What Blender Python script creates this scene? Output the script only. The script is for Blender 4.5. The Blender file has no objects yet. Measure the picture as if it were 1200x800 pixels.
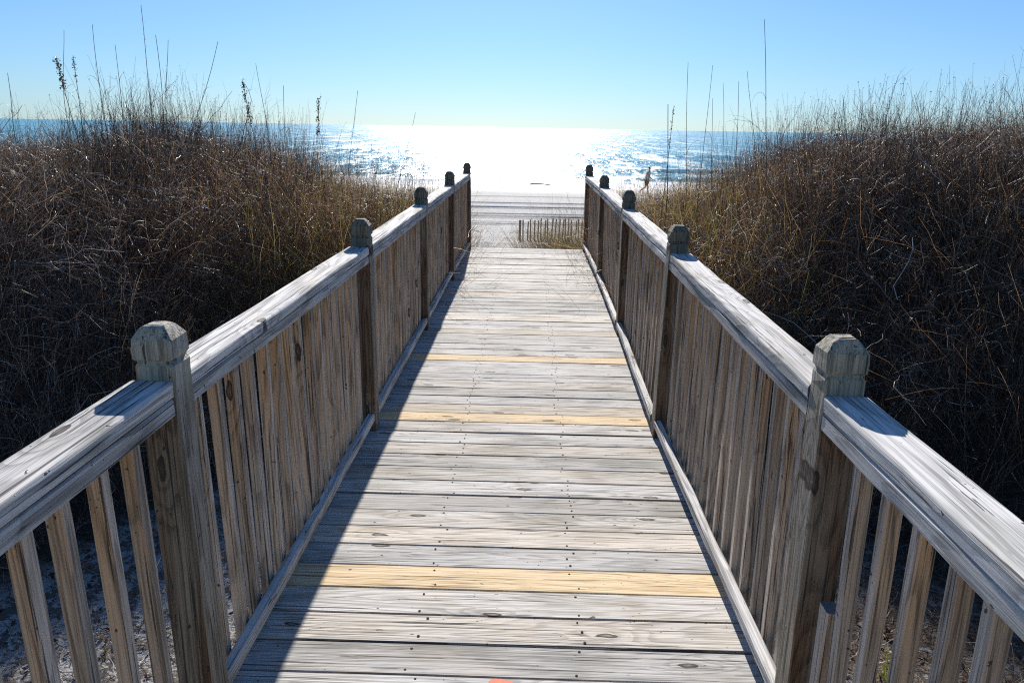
import bpy, math, random
import numpy as np
from mathutils import Vector, Matrix

SC = bpy.context.scene
COL = SC.collection
rnd = random.Random(11)
R = np.random.default_rng(7)
EL, AZ = math.radians(27), math.radians(2.6)      # sun height, and its angle to the left of the boardwalk

# ------------------------------------------------------------------ scene helpers
def tag(o, label=None, cat=None, group=None, kind=None):
    if label: o['label'] = label
    if cat: o['category'] = cat
    if group: o['group'] = group
    if kind: o['kind'] = kind
    return o

def empty(name, loc=(0, 0, 0), **kw):
    o = bpy.data.objects.new(name, None)
    o.empty_display_size = .2
    o.location = loc
    COL.objects.link(o)
    return tag(o, **kw)

def link(name, me, mats, parent=None):
    o = bpy.data.objects.new(name, me)
    for m in (mats if isinstance(mats, (list, tuple)) else [mats]):
        me.materials.append(m)
    COL.objects.link(o)
    if parent is not None: o.parent = parent
    return o

def np_mesh(name, V, F, col=None, smooth=False, attrs=None, midx=None):
    """V (n,3), F (m,4) or (m,3) array"""
    me = bpy.data.meshes.new(name)
    V = np.ascontiguousarray(V, dtype=np.float32); F = np.ascontiguousarray(F, dtype=np.int32)
    k = F.shape[1]
    me.vertices.add(len(V)); me.vertices.foreach_set('co', V.ravel())
    me.loops.add(F.size); me.loops.foreach_set('vertex_index', F.ravel())
    me.polygons.add(len(F))
    me.polygons.foreach_set('loop_start', np.arange(0, F.size, k, dtype=np.int32))
    me.polygons.foreach_set('loop_total', np.full(len(F), k, dtype=np.int32))
    if midx is not None: me.polygons.foreach_set('material_index', np.asarray(midx, dtype=np.int32))
    me.update(calc_edges=True)
    me.polygons.foreach_set('use_smooth', np.full(len(F), smooth, dtype=bool))
    if col is not None:
        a = me.attributes.new('col', 'FLOAT_COLOR', 'POINT')
        c = np.ones((len(V), 4), dtype=np.float32); c[:, :3] = col
        a.data.foreach_set('color', c.ravel())
    for nm, (tp, arr) in (attrs or {}).items():
        a = me.attributes.new(nm, tp, 'POINT')
        a.data.foreach_set({'FLOAT': 'value', 'FLOAT_VECTOR': 'vector', 'FLOAT_COLOR': 'color'}[tp],
                           np.ascontiguousarray(arr, dtype=np.float32).ravel())
    return me

# ------------------------------------------------------------------ smooth value noise for shapes
def _h(ix, iy, s):
    n = (ix.astype(np.int64) * 374761393 + iy.astype(np.int64) * 668265263 + s * 974634777) & 0x7fffffff
    n = ((n ^ (n >> 13)) * 1274126177) & 0x7fffffff
    return ((n ^ (n >> 16)) & 0xffff) / 65535.0
def vn(x, y, s=0):
    x = np.asarray(x, float); y = np.asarray(y, float)
    ix, iy = np.floor(x), np.floor(y); fx, fy = x - ix, y - iy
    fx = fx * fx * (3 - 2 * fx); fy = fy * fy * (3 - 2 * fy)
    a = _h(ix, iy, s); b = _h(ix + 1, iy, s); c = _h(ix, iy + 1, s); d = _h(ix + 1, iy + 1, s)
    return (a * (1 - fx) + b * fx) * (1 - fy) + (c * (1 - fx) + d * fx) * fy - .5
def ss(x, a, b):
    t = np.clip((np.asarray(x, float) - a) / (b - a), 0, 1)
    return t * t * (3 - 2 * t)

# ------------------------------------------------------------------ materials
class N:
    def __init__(s, name):
        s.m = bpy.data.materials.new(name); s.m.use_nodes = True
        s.t = s.m.node_tree; s.t.nodes.clear()
        s.out = s.add('ShaderNodeOutputMaterial'); s.p = s.add('ShaderNodeBsdfPrincipled')
        s.l(s.p.outputs[0], s.out.inputs['Surface'])
    def add(s, t, **kw):
        n = s.t.nodes.new(t)
        for k, v in kw.items(): setattr(n, k, v)
        return n
    def l(s, a, b): s.t.links.new(a, b)
    def inp(s, sock, v):
        if hasattr(v, 'links') or isinstance(v, bpy.types.NodeSocket): s.l(v, sock)
        else: sock.default_value = v
    def math(s, op, a, b=0.0, clamp=False, c=None):
        n = s.add('ShaderNodeMath', operation=op, use_clamp=clamp); s.inp(n.inputs[0], a); s.inp(n.inputs[1], b)
        if c is not None: s.inp(n.inputs[2], c)
        return n.outputs[0]
    def vmath(s, op, a, b=(0, 0, 0)):
        n = s.add('ShaderNodeVectorMath', operation=op); s.inp(n.inputs[0], a); s.inp(n.inputs[1], b); return n.outputs[0]
    def scale(s, v, xyz): return s.vmath('MULTIPLY', v, xyz)
    def noise(s, v, sc=1.0, det=2.0, rough=.5, dist=0.0):
        n = s.add('ShaderNodeTexNoise'); s.l(v, n.inputs['Vector'])
        n.inputs['Scale'].default_value = sc; n.inputs['Detail'].default_value = det
        n.inputs['Roughness'].default_value = rough; n.inputs['Distortion'].default_value = dist
        return n.outputs['Fac']
    def ramp(s, f, pts):
        n = s.add('ShaderNodeMapRange'); n.interpolation_type = 'SMOOTHSTEP'
        s.l(f, n.inputs['Value'])
        n.inputs['From Min'].default_value, n.inputs['From Max'].default_value = pts[0], pts[1]
        n.inputs['To Min'].default_value, n.inputs['To Max'].default_value = (pts[2], pts[3]) if len(pts) > 2 else (0, 1)
        return n.outputs[0]
    def mix(s, f, a, b, mode='MIX'):
        n = s.add('ShaderNodeMix', data_type='RGBA', blend_type=mode)
        s.inp(n.inputs['Factor'], f)
        for sk, v in ((n.inputs[6], a), (n.inputs[7], b)):
            if isinstance(v, tuple): sk.default_value = (*v, 1) if len(v) == 3 else v
            else: s.l(v, sk)
        return n.outputs[2]
    def attr(s, name, out='Vector'):
        n = s.add('ShaderNodeAttribute', attribute_name=name); return n.outputs[out]
    def geo(s, o='Position'): return s.add('ShaderNodeNewGeometry').outputs[o]
    def bump(s, h, dist, st=1.0, nrm=None):
        n = s.add('ShaderNodeBump'); n.inputs['Strength'].default_value = st; n.inputs['Distance'].default_value = dist
        s.l(h, n.inputs['Height'])
        if nrm is not None: s.l(nrm, n.inputs['Normal'])
        return n.outputs[0]
    def P(s, **kw):
        for k, v in kw.items(): s.inp(s.p.inputs[k.replace('_', ' ')], v)

def wood_mat(name, light=(.49, .49, .49), dark=(.21, .205, .20), brown=(.25, .135, .06), grain=1.0, north=(.20, .17, .14)):
    """weathered softwood; 'gco' runs along the board, 'tint' = (tone, bareness of brown heartwood, newness)"""
    n = N(name)
    oi = n.add('ShaderNodeObjectInfo')
    rv = n.vmath('MULTIPLY', n.add('ShaderNodeCombineXYZ').outputs[0], (0, 0, 0))
    cx = n.add('ShaderNodeCombineXYZ')
    for i, k in enumerate((37.0, 11.0, 5.0)): n.l(n.math('MULTIPLY', oi.outputs['Random'], k), cx.inputs[i])
    g = n.vmath('ADD', n.attr('gco'), cx.outputs[0])
    ts = n.add('ShaderNodeSeparateColor'); n.l(n.attr('tint', 'Color'), ts.inputs[0])
    tone, bare, new = ts.outputs[0], ts.outputs[1], ts.outputs[2]
    # knots
    wn = n.add('ShaderNodeTexNoise'); wn.inputs['Scale'].default_value = 30; n.l(g, wn.inputs['Vector'])
    kv = n.vmath('ADD', n.scale(g, (2.1, 7.0, 7.0)), n.vmath('MULTIPLY', n.vmath('SUBTRACT', wn.outputs['Color'], (.5, .5, .5)), (.09, .09, 0)))
    vo = n.add('ShaderNodeTexVoronoi', voronoi_dimensions='2D'); vo.inputs['Scale'].default_value = 1.0; n.l(kv, vo.inputs['Vector'])
    kr = n.add('ShaderNodeSeparateColor'); n.l(vo.outputs['Color'], kr.inputs[0])
    kon = n.math('GREATER_THAN', kr.outputs[0], .62)
    kn = n.math('MULTIPLY', n.math('MULTIPLY', n.ramp(vo.outputs['Distance'], (.062, .080, 1, 0)), n.ramp(vo.outputs['Distance'], (.0, .06, .55, 1))), kon)
    bend = n.math('MULTIPLY', n.ramp(vo.outputs['Distance'], (.0, .42, 1, 0)), kon)
    # cathedral rings: contour lines of a slow noise, bent round the knots
    slow = n.noise(n.scale(g, (.55, 7, 7)), 1.0, 1.0, .4)
    slow = n.math('ADD', n.math('MULTIPLY', slow, 24 * grain), n.math('MULTIPLY', bend, 2.4))
    slow = n.math('ADD', slow, n.math('MULTIPLY', n.noise(n.scale(g, (2.5, 22, 22)), 1.0, 2), 1.1))
    ring = n.math('FRACT', slow)
    ring = n.math('MULTIPLY', n.ramp(ring, (.35, .86)), n.ramp(ring, (.90, 1.0, 1, 0)))
    fib = n.noise(n.scale(g, (4.5, 430, 430)), 1.0, 2, .6)
    fib2 = n.noise(n.scale(g, (1.7, 120, 120)), 1.0, 4, .65)
    crk = n.ramp(n.noise(n.scale(g, (1.6, 120, 120)), 1.0, 3, .55), (.62, .65))
    crk2 = n.ramp(n.noise(n.scale(g, (3.2, 58, 58)), 1.0, 3, .6), (.675, .70))
    crk = n.math('MAXIMUM', crk, n.math('MULTIPLY', crk2, n.ramp(n.noise(g, 5.0, 1), (.42, .55))))
    spot = n.ramp(n.noise(n.scale(g, (38, 60, 60)), 1.0, 2, .5), (.715, .74))
    crk = n.math('MAXIMUM', crk, spot)
    patch = n.noise(n.scale(g, (2.2, 7, 7)), 1.0, 4, .6)
    f = n.math('ADD', n.math('MULTIPLY', ring, .27), n.math('MULTIPLY', n.ramp(fib, (.36, .64)), .26))
    f = n.math('ADD', f, n.math('MULTIPLY', n.ramp(fib2, (.40, .62)), .38))
    f = n.math('SUBTRACT', 1.0, f)
    grey = n.mix(n.ramp(f, (.12, .95)), dark, light)
    # warm and cool patches
    grey = n.mix(n.ramp(patch, (.45, .75, 0, .5)), grey, n.mix(1.0, grey, (1.0, .88, .74), 'MULTIPLY'))
    grey = n.mix(n.ramp(n.noise(n.scale(g, (1.6, 4, 4)), 1.7, 3), (.48, .68, 0, .75)), grey, n.mix(1.0, grey, (.60, .60, .56), 'MULTIPLY'))
    br = n.mix(n.ramp(f, (.2, .9)), tuple(c * .42 for c in brown), tuple(min(1, c * 1.45) for c in brown))
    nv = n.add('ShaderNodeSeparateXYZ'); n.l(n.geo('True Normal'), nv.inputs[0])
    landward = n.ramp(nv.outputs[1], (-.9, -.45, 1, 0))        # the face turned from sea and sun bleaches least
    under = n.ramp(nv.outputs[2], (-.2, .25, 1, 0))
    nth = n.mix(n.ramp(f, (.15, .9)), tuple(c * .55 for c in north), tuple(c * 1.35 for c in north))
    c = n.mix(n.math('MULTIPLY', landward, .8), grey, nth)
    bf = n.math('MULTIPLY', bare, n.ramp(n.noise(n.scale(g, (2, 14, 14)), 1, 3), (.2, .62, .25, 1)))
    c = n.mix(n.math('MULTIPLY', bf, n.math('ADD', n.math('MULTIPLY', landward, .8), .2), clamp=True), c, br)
    yl = n.mix(n.ramp(f, (.25, .8)), (.52, .365, .195), (.72, .56, .355))
    c = n.mix(n.math('MULTIPLY', new, n.ramp(patch, (.2, .5, .75, 1))), c, yl)
    ton = n.add('ShaderNodeCombineColor')
    for i in range(3): n.l(tone, ton.inputs[i])
    c = n.mix(1.0, c, ton.outputs[0], 'MULTIPLY')
    c = n.mix(n.math('MULTIPLY', kn, .9), c, (.035, .024, .018))
    c = n.mix(n.math('MULTIPLY', crk, .85), c, (.04, .035, .032))
    n.P(Base_Color=c, Roughness=.85, Specular_IOR_Level=.15)
    h = n.math('ADD', n.math('MULTIPLY', f, .6), n.math('MULTIPLY', crk, -1.0))
    h = n.math('ADD', h, n.math('MULTIPLY', kn, -.5))
    n.P(Normal=n.bump(h, .0022, .9))
    return n.m

def col_mat(name, rough=.6, spec=.5, transl=0.0, fn=None):
    n = N(name)
    n.P(Base_Color=n.attr('col', 'Color'), Roughness=rough, Specular_IOR_Level=spec)
    if transl:
        tr = n.add('ShaderNodeBsdfTranslucent'); n.l(n.attr('col', 'Color'), tr.inputs[0])
        mx = n.add('ShaderNodeMixShader'); mx.inputs[0].default_value = transl
        n.l(n.p.outputs[0], mx.inputs[1]); n.l(tr.outputs[0], mx.inputs[2]); n.l(mx.outputs[0], n.out.inputs['Surface'])
    return n.m

def flat_mat(name, c, rough=.6, var=.25, sc=30.0, metal=0.0):
    n = N(name)
    f = n.noise(n.geo(), sc, 3, .6)
    n.P(Base_Color=n.mix(n.ramp(f, (.3, .7)), tuple(x * (1 - var) for x in c), tuple(min(1, x * (1 + var)) for x in c)), Roughness=rough, Metallic=metal, Specular_IOR_Level=.12)
    return n.m

M_deck = wood_mat('weathered deck wood', light=(.625, .60, .565), dark=(.31, .295, .275))
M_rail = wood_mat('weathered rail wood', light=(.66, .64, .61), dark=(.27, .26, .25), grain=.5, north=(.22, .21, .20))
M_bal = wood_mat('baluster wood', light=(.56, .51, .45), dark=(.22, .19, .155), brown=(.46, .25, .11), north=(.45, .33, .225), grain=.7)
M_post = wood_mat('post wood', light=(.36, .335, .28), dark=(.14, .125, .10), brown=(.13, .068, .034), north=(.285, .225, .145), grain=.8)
M_nail = flat_mat('rusty nail', (.035, .02, .014), .9)
M_orange = flat_mat('orange paint', (.55, .085, .015), .55, .15, 90)
M_oldwood = flat_mat('old fence wood', (.26, .20, .155), .8, .4, 60)
M_wire = flat_mat('rusted wire', (.10, .07, .05), .5)

# ------------------------------------------------------------------ lumber
class Lumber:
    def __init__(s): s.V = []; s.F = []; s.G = []; s.T = []; s.n = 0; s.M = []
    def board(s, p0, p1, w, h, up=(0, 0, 1), tint=(1, 0, 0), ch=.004, seg=8, jit=.0012, tintf=None, round_=1):
        """board from p0 to p1 (centre line); w across, h along up"""
        p0 = np.array(p0, float); p1 = np.array(p1, float); L = np.linalg.norm(p1 - p0); u = (p1 - p0) / L
        up = np.array(up, float); side = np.cross(u, up); side /= np.linalg.norm(side); up = np.cross(side, u)
        a, b = w / 2, h / 2
        prof = []
        for cx, cy, a0 in ((a, b, 0), (-a, b, 90), (-a, -b, 180), (a, -b, 270)):
            for k in range(round_ + 1):
                t = math.radians(a0 + 90 * k / round_)
                prof.append((cx - math.copysign(ch, cx) + ch * math.cos(t), cy - math.copysign(ch, cy) + ch * math.sin(t)))
        prof = np.array(prof); k = len(prof)
        off = np.array([rnd.uniform(0, 60), rnd.uniform(0, 60), rnd.uniform(0, 60)])
        wob = rnd.uniform(0, 99)
        base = s.n
        for i in range(seg + 1):
            t = i / seg; c = p0 + u * L * t
            d = [vn(t * L * 2.3 + wob, q) * jit * 2 for q in (1.5, 5.5)]
            for j, (x, y) in enumerate(prof):
                e = float(vn(t * L * 6 + wob, j * 3.1 + wob)) * jit
                s.V.append(c + side * (x + d[0] + e) + up * (y + d[1] + e))
                s.G.append(off + (t * L, x, y))
                s.T.append((*(tintf(t, x, y) if tintf else tint), 1))
        for i in range(seg):
            for j in range(k):
                q = (base + i * k + j, base + i * k + (j + 1) % k, base + (i + 1) * k + (j + 1) % k, base + (i + 1) * k + j)
                s.F.append(q); s.M.append(0)
        s.n += (seg + 1) * k
        for i, rev in ((0, True), (seg, False)):                 # end grain, its own vertices
            b0 = s.n; ring = s.V[base + i * k: base + (i + 1) * k]; gr = s.G[base + i * k: base + (i + 1) * k]
            for v, gg in zip(ring, gr): s.V.append(v); s.G.append(np.array((gg[1] * 2, gg[0] * 0 + gg[1] * 3, gg[2] * 3))); s.T.append((tint[0] * .8, tint[1], tint[2], 1))
            s.V.append(np.mean(ring, axis=0)); s.G.append(off * 0 + .1); s.T.append((tint[0] * .8, tint[1], tint[2], 1))
            for j in range(k):
                t3 = (b0 + j, b0 + (j + 1) % k, b0 + k)
                s.F.append(t3 if not rev else t3[::-1]); s.M.append(0)
            s.n += k + 1
    def disc(s, c, r, z=0.0012, mi=1, seg=7):
        b = s.n; c = np.array(c, float)
        for j in range(seg):
            t = 2 * math.pi * j / seg; s.V.append(c + (r * math.cos(t), r * math.sin(t), z)); s.G.append(np.zeros(3)); s.T.append((1, 0, 0, 1))
        s.V.append(c + (0, 0, z + .0006)); s.G.append(np.zeros(3)); s.T.append((1, 0, 0, 1))
        for j in range(seg): s.F.append((b + j, b + (j + 1) % seg, b + seg)); s.M.append(mi)
        s.n += seg + 1
    def mesh(s, name):
        me = bpy.data.meshes.new(name)
        me.from_pydata([tuple(map(float, v)) for v in s.V], [], s.F)
        me.attributes.new('gco', 'FLOAT_VECTOR', 'POINT').data.foreach_set('vector', np.array(s.G, dtype=np.float32).ravel())
        me.attributes.new('tint', 'FLOAT_COLOR', 'POINT').data.foreach_set('color', np.array(s.T, dtype=np.float32).ravel())
        me.polygons.foreach_set('material_index', np.array(s.M, dtype=np.int32))
        me.update(); return me
    def build(s, name, mats, parent): return link(name, s.mesh(name), mats, parent)

# ------------------------------------------------------------------ terrain
BX = [-60, 8.8, 10.5, 13, 20, 24, 34, 56, 62, 80, 300, 30000]
BZ = [-.95, -.95, -1.2, -1.36, -1.58, -1.80, -2.36, -2.46, -2.72, -3.3, -6, -6]
def base_z(Y): return np.interp(Y, BX, BZ)
SXL = np.array([0, .2, .55, 1.35, 2.0, 2.5, 4, 8, 20]); TL = np.array([.62, .72, .86, .98, 1.22, 1.36, 1.40, 1.32, 1.0])
SXR = np.array([0, .4, .9, 1.2, 1.6, 2.0, 2.7, 3.6, 8, 20]); TR = np.array([.66, .80, .96, 1.12, 1.26, 1.46, 1.60, 1.62, 1.55, 1.2])
def side_s(X): return np.abs(X + .05) - 1.15
def front_q(X, Y):
    s = side_s(X); return (s - 1.15) * .85 + (Y - 4.6) * .62 + .5 * vn(X * 1.1, Y * 1.1, 3)
def T8(X):
    s = np.maximum(side_s(X), 0); return np.where(X < 0, np.interp(s, SXL, TL), np.interp(s, SXR, TR))
def ground_z(X, Y):
    X = np.asarray(X, float); Y = np.asarray(Y, float)
    s = side_s(X); q = front_q(X, Y)
    m = (ss(s, -.3, .4) * .35 + (T8(X) - .62 + .95 - .35 - .1) * ss(s, .1, 2.6)) * ss(q, -.4, 2.2)
    m = m * (1 - ss(Y, 10.2, 18 + 2 * vn(X * .2, 3.3, 5)))
    z = base_z(Y) + m + .10 * vn(X * .9, Y * .9, 1) * (1 - ss(Y, 20, 34)) + .03 * vn(X * 3, Y * 3, 2) * (1 - ss(Y, 30, 36))
    # vehicle ruts along the beach and footprints nearer
    for yr, w, d in ((46.5, .16, .03), (41.9, .16, .06), (39.4, .2, .10), (36.4, .15, .05), (35.0, .2, .08), (32.2, .17, .05), (30.8, .22, .07)):
        yy = Y - yr - .5 * vn(X * .05, yr, 9) - .012 * X
        d = d * 1.7; z = z - d * np.exp(-(yy / w) ** 2) * np.clip(.75 + 1.1 * vn(X * .5, yr, 6), .25, 1.3) + d * .35 * np.exp(-((np.abs(yy) - 2.2 * w) / w) ** 2)
    z = z + .05 * vn(X * 2.3, Y * 2.0, 8) * ss(Y, 12, 17) * (1 - ss(Y, 27, 31)) + .035 * vn(X * 5, Y * 4, 4) * ss(Y, 12, 17) * (1 - ss(Y, 28, 31))
    return z
def brush_mask(X, Y):
    s = side_s(X); q = front_q(X, Y)
    edge = 9.6 + 2.4 * ss(s, 0, 3) + 1.6 * vn(X * .7, 1.7, 12)
    return ss(q, -.35, .25) * ss(s, -.12, .12) * (1 - ss(Y, edge, edge + 2.0))
def top_z(X, Y):
    q = front_q(X, Y); g = ground_z(X, Y)
    t = T8(X) - .06 * np.maximum(0, Y - 8) + .50 * vn(X * 1.1, Y * 1.1, 21) + .42 * vn(X * 2.7, Y * 2.7, 22) - .12
    t = np.minimum(t, -1.05 + .48 * (Y - 3.2) + 1.1 * np.maximum(0, side_s(X) - 1.25))
    h = (t - g) * ss(q, -.9, 1.0)
    return g + np.maximum(h * (1 - .8 * ss(Y, 10.5, 14)), .12)

def axis(segs):
    out = []
    for a, b, st in segs: out.extend(np.arange(a, b, st))
    return np.array(out + [segs[-1][1]])
gx = axis([(-6000, -600, 900), (-600, -90, 60), (-90, -14, 4), (-14, -4, .25), (-4, 4, .1), (4, 14, .25), (14, 90, 4), (90, 600, 60), (600, 6000, 900)])
gy = axis([(-200, -10, 19), (-10, 0, .5), (0, 14, .12), (14, 30, .12), (30, 49, .06), (49, 66, .5), (66, 120, 6), (120, 600, 80), (600, 25000, 4000)])
XX, YY = np.meshgrid(gx, gy)
ZZ = ground_z(XX, YY)
nx, ny = len(gx), len(gy)
idx = np.arange(nx * ny).reshape(ny, nx)
F = np.stack([idx[:-1, :-1], idx[:-1, 1:], idx[1:, 1:], idx[1:, :-1]], -1).reshape(-1, 4)
litter_shade = brush_mask(XX, YY)  # where the ground under the brush is coloured dark
n = N('beach sand')
pos = n.geo(); sx = n.add('ShaderNodeSeparateXYZ'); n.l(pos, sx.inputs[0])
a1 = n.noise(pos, 1.2, 4, .6); a2 = n.noise(pos, 260, 2, .6); a3 = n.noise(pos, 9, 4, .65); a4 = n.noise(pos, 42, 3, .6)
c = n.mix(n.ramp(a1, (.3, .7)), (.37, .36, .345), (.45, .44, .42))
c = n.mix(n.ramp(a2, (.35, .7, 0, .45)), c, (.26, .24, .215))
# twigs, needles and leaf crumbs lying on the sand by the boardwalk
deb = n.math('MULTIPLY', n.ramp(n.math('ADD', n.math('MULTIPLY', a3, .6), n.math('MULTIPLY', a4, .4)), (.475, .54)), n.ramp(sx.outputs[1], (13, 17, 1, 0)))
c = n.mix(n.math('MULTIPLY', deb, .8), c, (.075, .058, .042))
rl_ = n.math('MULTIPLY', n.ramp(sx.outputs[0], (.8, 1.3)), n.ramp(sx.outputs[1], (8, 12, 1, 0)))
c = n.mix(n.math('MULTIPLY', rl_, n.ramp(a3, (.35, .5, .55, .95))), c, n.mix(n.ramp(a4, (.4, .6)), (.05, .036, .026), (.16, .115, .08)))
floor_shade = n.attr('litter', 'Fac')
c = n.mix(n.math('MULTIPLY', n.ramp(floor_shade, (.05, .5)), .95), c, n.mix(n.ramp(a4, (.4, .6)), (.028, .021, .016), (.075, .055, .04)))  # leaf litter under the brush, its colour darkened to stand in for shade
wl = n.add('ShaderNodeTexNoise'); wl.inputs['Scale'].default_value = .12; n.l(pos, wl.inputs['Vector'])
yw = n.math('ADD', sx.outputs[1], n.math('MULTIPLY', wl.outputs['Fac'], 9))
wet = n.ramp(yw, (52, 60))
c = n.mix(n.math('MULTIPLY', wet, .5), c, (.22, .205, .19))
streak = n.ramp(n.noise(n.scale(pos, (.12, 1.6, 1)), 1, 4, .6), (.52, .66))
c = n.mix(n.math('MULTIPLY', n.math('MULTIPLY', streak, .35), n.ramp(sx.outputs[1], (26, 32))), c, (.24, .22, .2))
n.P(Base_Color=c, Roughness=n.ramp(yw, (51, 60, .9, .62)), Specular_IOR_Level=.12)
hh = n.math('ADD', n.math('MULTIPLY', a3, .035), n.math('MULTIPLY', a4, .012))
hh = n.math('ADD', hh, n.math('MULTIPLY', a2, .0015))
n.P(Normal=n.bump(n.math('MULTIPLY', hh, n.ramp(sx.outputs[1], (40, 54, 1, .05))), 1.0, .9))
tm = np_mesh('sand', np.stack([XX, YY, ZZ], -1).reshape(-1, 3), F, smooth=True, attrs={'litter': ('FLOAT', litter_shade.ravel())})
tag(link('beach', tm, n.m), 'pale grey sand beach and dune ground crossed by long wheel ruts', 'ground', kind='structure')

# ------------------------------------------------------------------ sea
wx = axis([(-12000, -800, 1400), (-800, -160, 40), (-160, -90, 5), (-90, 90, 1.0), (90, 160, 5), (160, 800, 40), (800, 12000, 1400)])
wy = axis([(50, 66, .25), (66, 130, .45), (130, 300, 6), (300, 1500, 100), (1500, 26000, 2500)])
WX, WY = np.meshgrid(wx, wy)
def swell(X, Y):
    z = np.zeros_like(X)
    for yc, a, w in ((60.5, .16, 1.1), (67, .24, 1.7), (79, .34, 2.8), (99, .30, 4.0), (124, .25, 5.5)):
        yy = Y - yc - 4.0 * vn(X * .03, yc, 31) - 1.0 * vn(X * .15, yc, 33)
        amp = a * np.clip(.8 + .9 * vn(X * .045, yc, 32), .15, 1.4)
        z += amp * np.where(yy < 0, np.exp(-(yy / (w * .6)) ** 2), np.exp(-(yy / (w * 1.5)) ** 2))
    z += .10 * vn(X * .25, Y * .45, 35) * ss(Y, 60, 75) + .05 * vn(X * .8, Y * .9, 36)
    return z * (1 - ss(Y, 125, 240)) * ss(Y, 54, 60)
WZ = -2.455 + swell(WX, WY)
nx, ny = len(wx), len(wy)
idx = np.arange(nx * ny).reshape(ny, nx)
F = np.stack([idx[:-1, :-1], idx[:-1, 1:], idx[1:, 1:], idx[1:, :-1]], -1).reshape(-1, 4)
n = N('sea water')
pos = n.geo(); sx = n.add('ShaderNodeSeparateXYZ'); n.l(pos, sx.inputs[0])
b1 = n.noise(n.scale(pos, (.9, 1.5, 1)), 1.0, 5, .68)
b2 = n.noise(n.scale(pos, (.16, .30, 1)), 1.0, 4, .6)
b3 = n.noise(n.scale(pos, (.03, .07, 1)), 1.0, 3, .6)
h = n.math('ADD', n.math('MULTIPLY', b1, .11), n.math('MULTIPLY', b2, .38))
h = n.math('ADD', h, n.math('MULTIPLY', b3, .6))
nrm = n.bump(h, 1.0, 1.0)
big = n.ramp(n.noise(n.scale(pos, (.01, .035, 1)), 1, 3), (.35, .65))
c = n.mix(big, (.052, .215, .30), (.085, .285, .37))
# foam: lines at the breaking crests and a lace on the wash
fy = n.math('ADD', sx.outputs[1], n.math('MULTIPLY', n.noise(n.scale(pos, (.03, .03, 1)), 1, 3), 9))
lace = n.noise(n.scale(pos, (.7, 2.4, 1)), 1.0, 5, .7)
f1 = n.math('MULTIPLY', n.ramp(fy, (58, 62)), n.ramp(fy, (65, 71, 1, 0)))
foam = n.ramp(n.math('ADD', n.math('MULTIPLY', f1, .40), n.math('MULTIPLY', lace, .62)), (.50, .60))
f2 = n.math('MULTIPLY', n.ramp(fy, (81, 82.6)), n.ramp(fy, (83.2, 85, 1, 0)))
foam = n.math('MAXIMUM', foam, n.ramp(n.math('ADD', n.math('MULTIPLY', f2, .26), n.math('MULTIPLY', lace, .62)), (.52, .60)))
c = n.mix(foam, c, (.78, .80, .82))
g1 = n.ramp(n.noise(n.scale(pos, (3.0, .9, 1)), 1.0, 1.5, .6), (.58, .64))
g2 = n.ramp(n.noise(n.scale(pos, (.75, .16, 1)), 1.0, 1.5, .6), (.57, .63))
g3 = n.ramp(n.noise(n.scale(pos, (.22, .022, 1)), 1.0, 1.5, .6), (.57, .63))
gl = n.math('MAXIMUM', n.math('MAXIMUM', g1, g2), g3)
ro = n.math('ADD', n.math('MULTIPLY', gl, .19), .20)
ro = n.math('MAXIMUM', ro, n.math('MULTIPLY', foam, .8))
n.P(Base_Color=c, Roughness=ro, IOR=1.33, Normal=nrm, Specular_IOR_Level=n.math('ADD', n.math('MULTIPLY', gl, .34), .04))
wm = np_mesh('water', np.stack([WX, WY, WZ], -1).reshape(-1, 3), F, smooth=True)
tag(link('sea', wm, n.m), 'blue sea glittering in the sun with a low white surf line', 'sea', kind='structure')

# ------------------------------------------------------------------ boardwalk deck
PITCH, Y0 = .1432, 1.903
deck = empty('boardwalk', (0, 2, 0), label='weathered grey plank boardwalk running out to the beach', cat='boardwalk')
def dk(x, y, z=0): return (x, y - 2, z)
L = Lumber()
NEWB = {3: (1.0, 0, 1.0), 14: (.95, 0, 1.0), 22: (.95, 0, .95)}
pink = {15: .35, 9: .12, 30: .2}
for i in range(-16, 58):
    ya = Y0 + i * PITCH; yc = ya + PITCH / 2
    if yc > 10.14: break
    xl = -.842 + rnd.uniform(-.006, .006); xr = .722 + rnd.uniform(-.006, .006) + .006 * max(0, yc - 4)
    w = PITCH - rnd.choice((.003, .004, .005, .007, .009)) - (.012 if i == 14 else 0)
    rot = rnd.uniform(-.0016, .0016); dz = rnd.uniform(-.0028, .0028)
    if i in NEWB:
        Q = Lumber(); Q.board(dk(xl, yc - rot, -.019 + dz + .001), dk(xr, yc + rot, -.019 + dz + .001), w, .038, tint=NEWB[i], seg=14, ch=.003, jit=.0012)
        for nxp in (-.32, .19):
            for oy in (-.045, .045): Q.disc(dk(nxp + rnd.uniform(-.02, .02), yc + oy, dz + .001), .0042)
        o = Q.build('new_plank', [M_deck, M_nail], deck)
        o['label'] = {3: 'nearest pale yellow replacement plank', 14: 'yellow replacement plank beside a wide gap', 22: 'farthest of the yellow replacement planks'}[i]
        continue
    tn = rnd.uniform(.76, 1.07)
    L.board(dk(xl, yc - rot, -.019 + dz), dk(xr, yc + rot, -.019 + dz), w, .038, tint=(tn, 0, pink.get(i, max(0, rnd.gauss(-.05, .16)))), seg=14, ch=.003, jit=.0014)
    for nxp in (-.32, .19):
        for oy in (-.048, .0, .048):
            if oy == 0 and rnd.random() < .6: continue
            L.disc(dk(nxp + rnd.uniform(-.022, .022), yc + oy + rnd.uniform(-.008, .008), dz), rnd.uniform(.0036, .0056))
L.build('decking', [M_deck, M_nail], deck)
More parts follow.
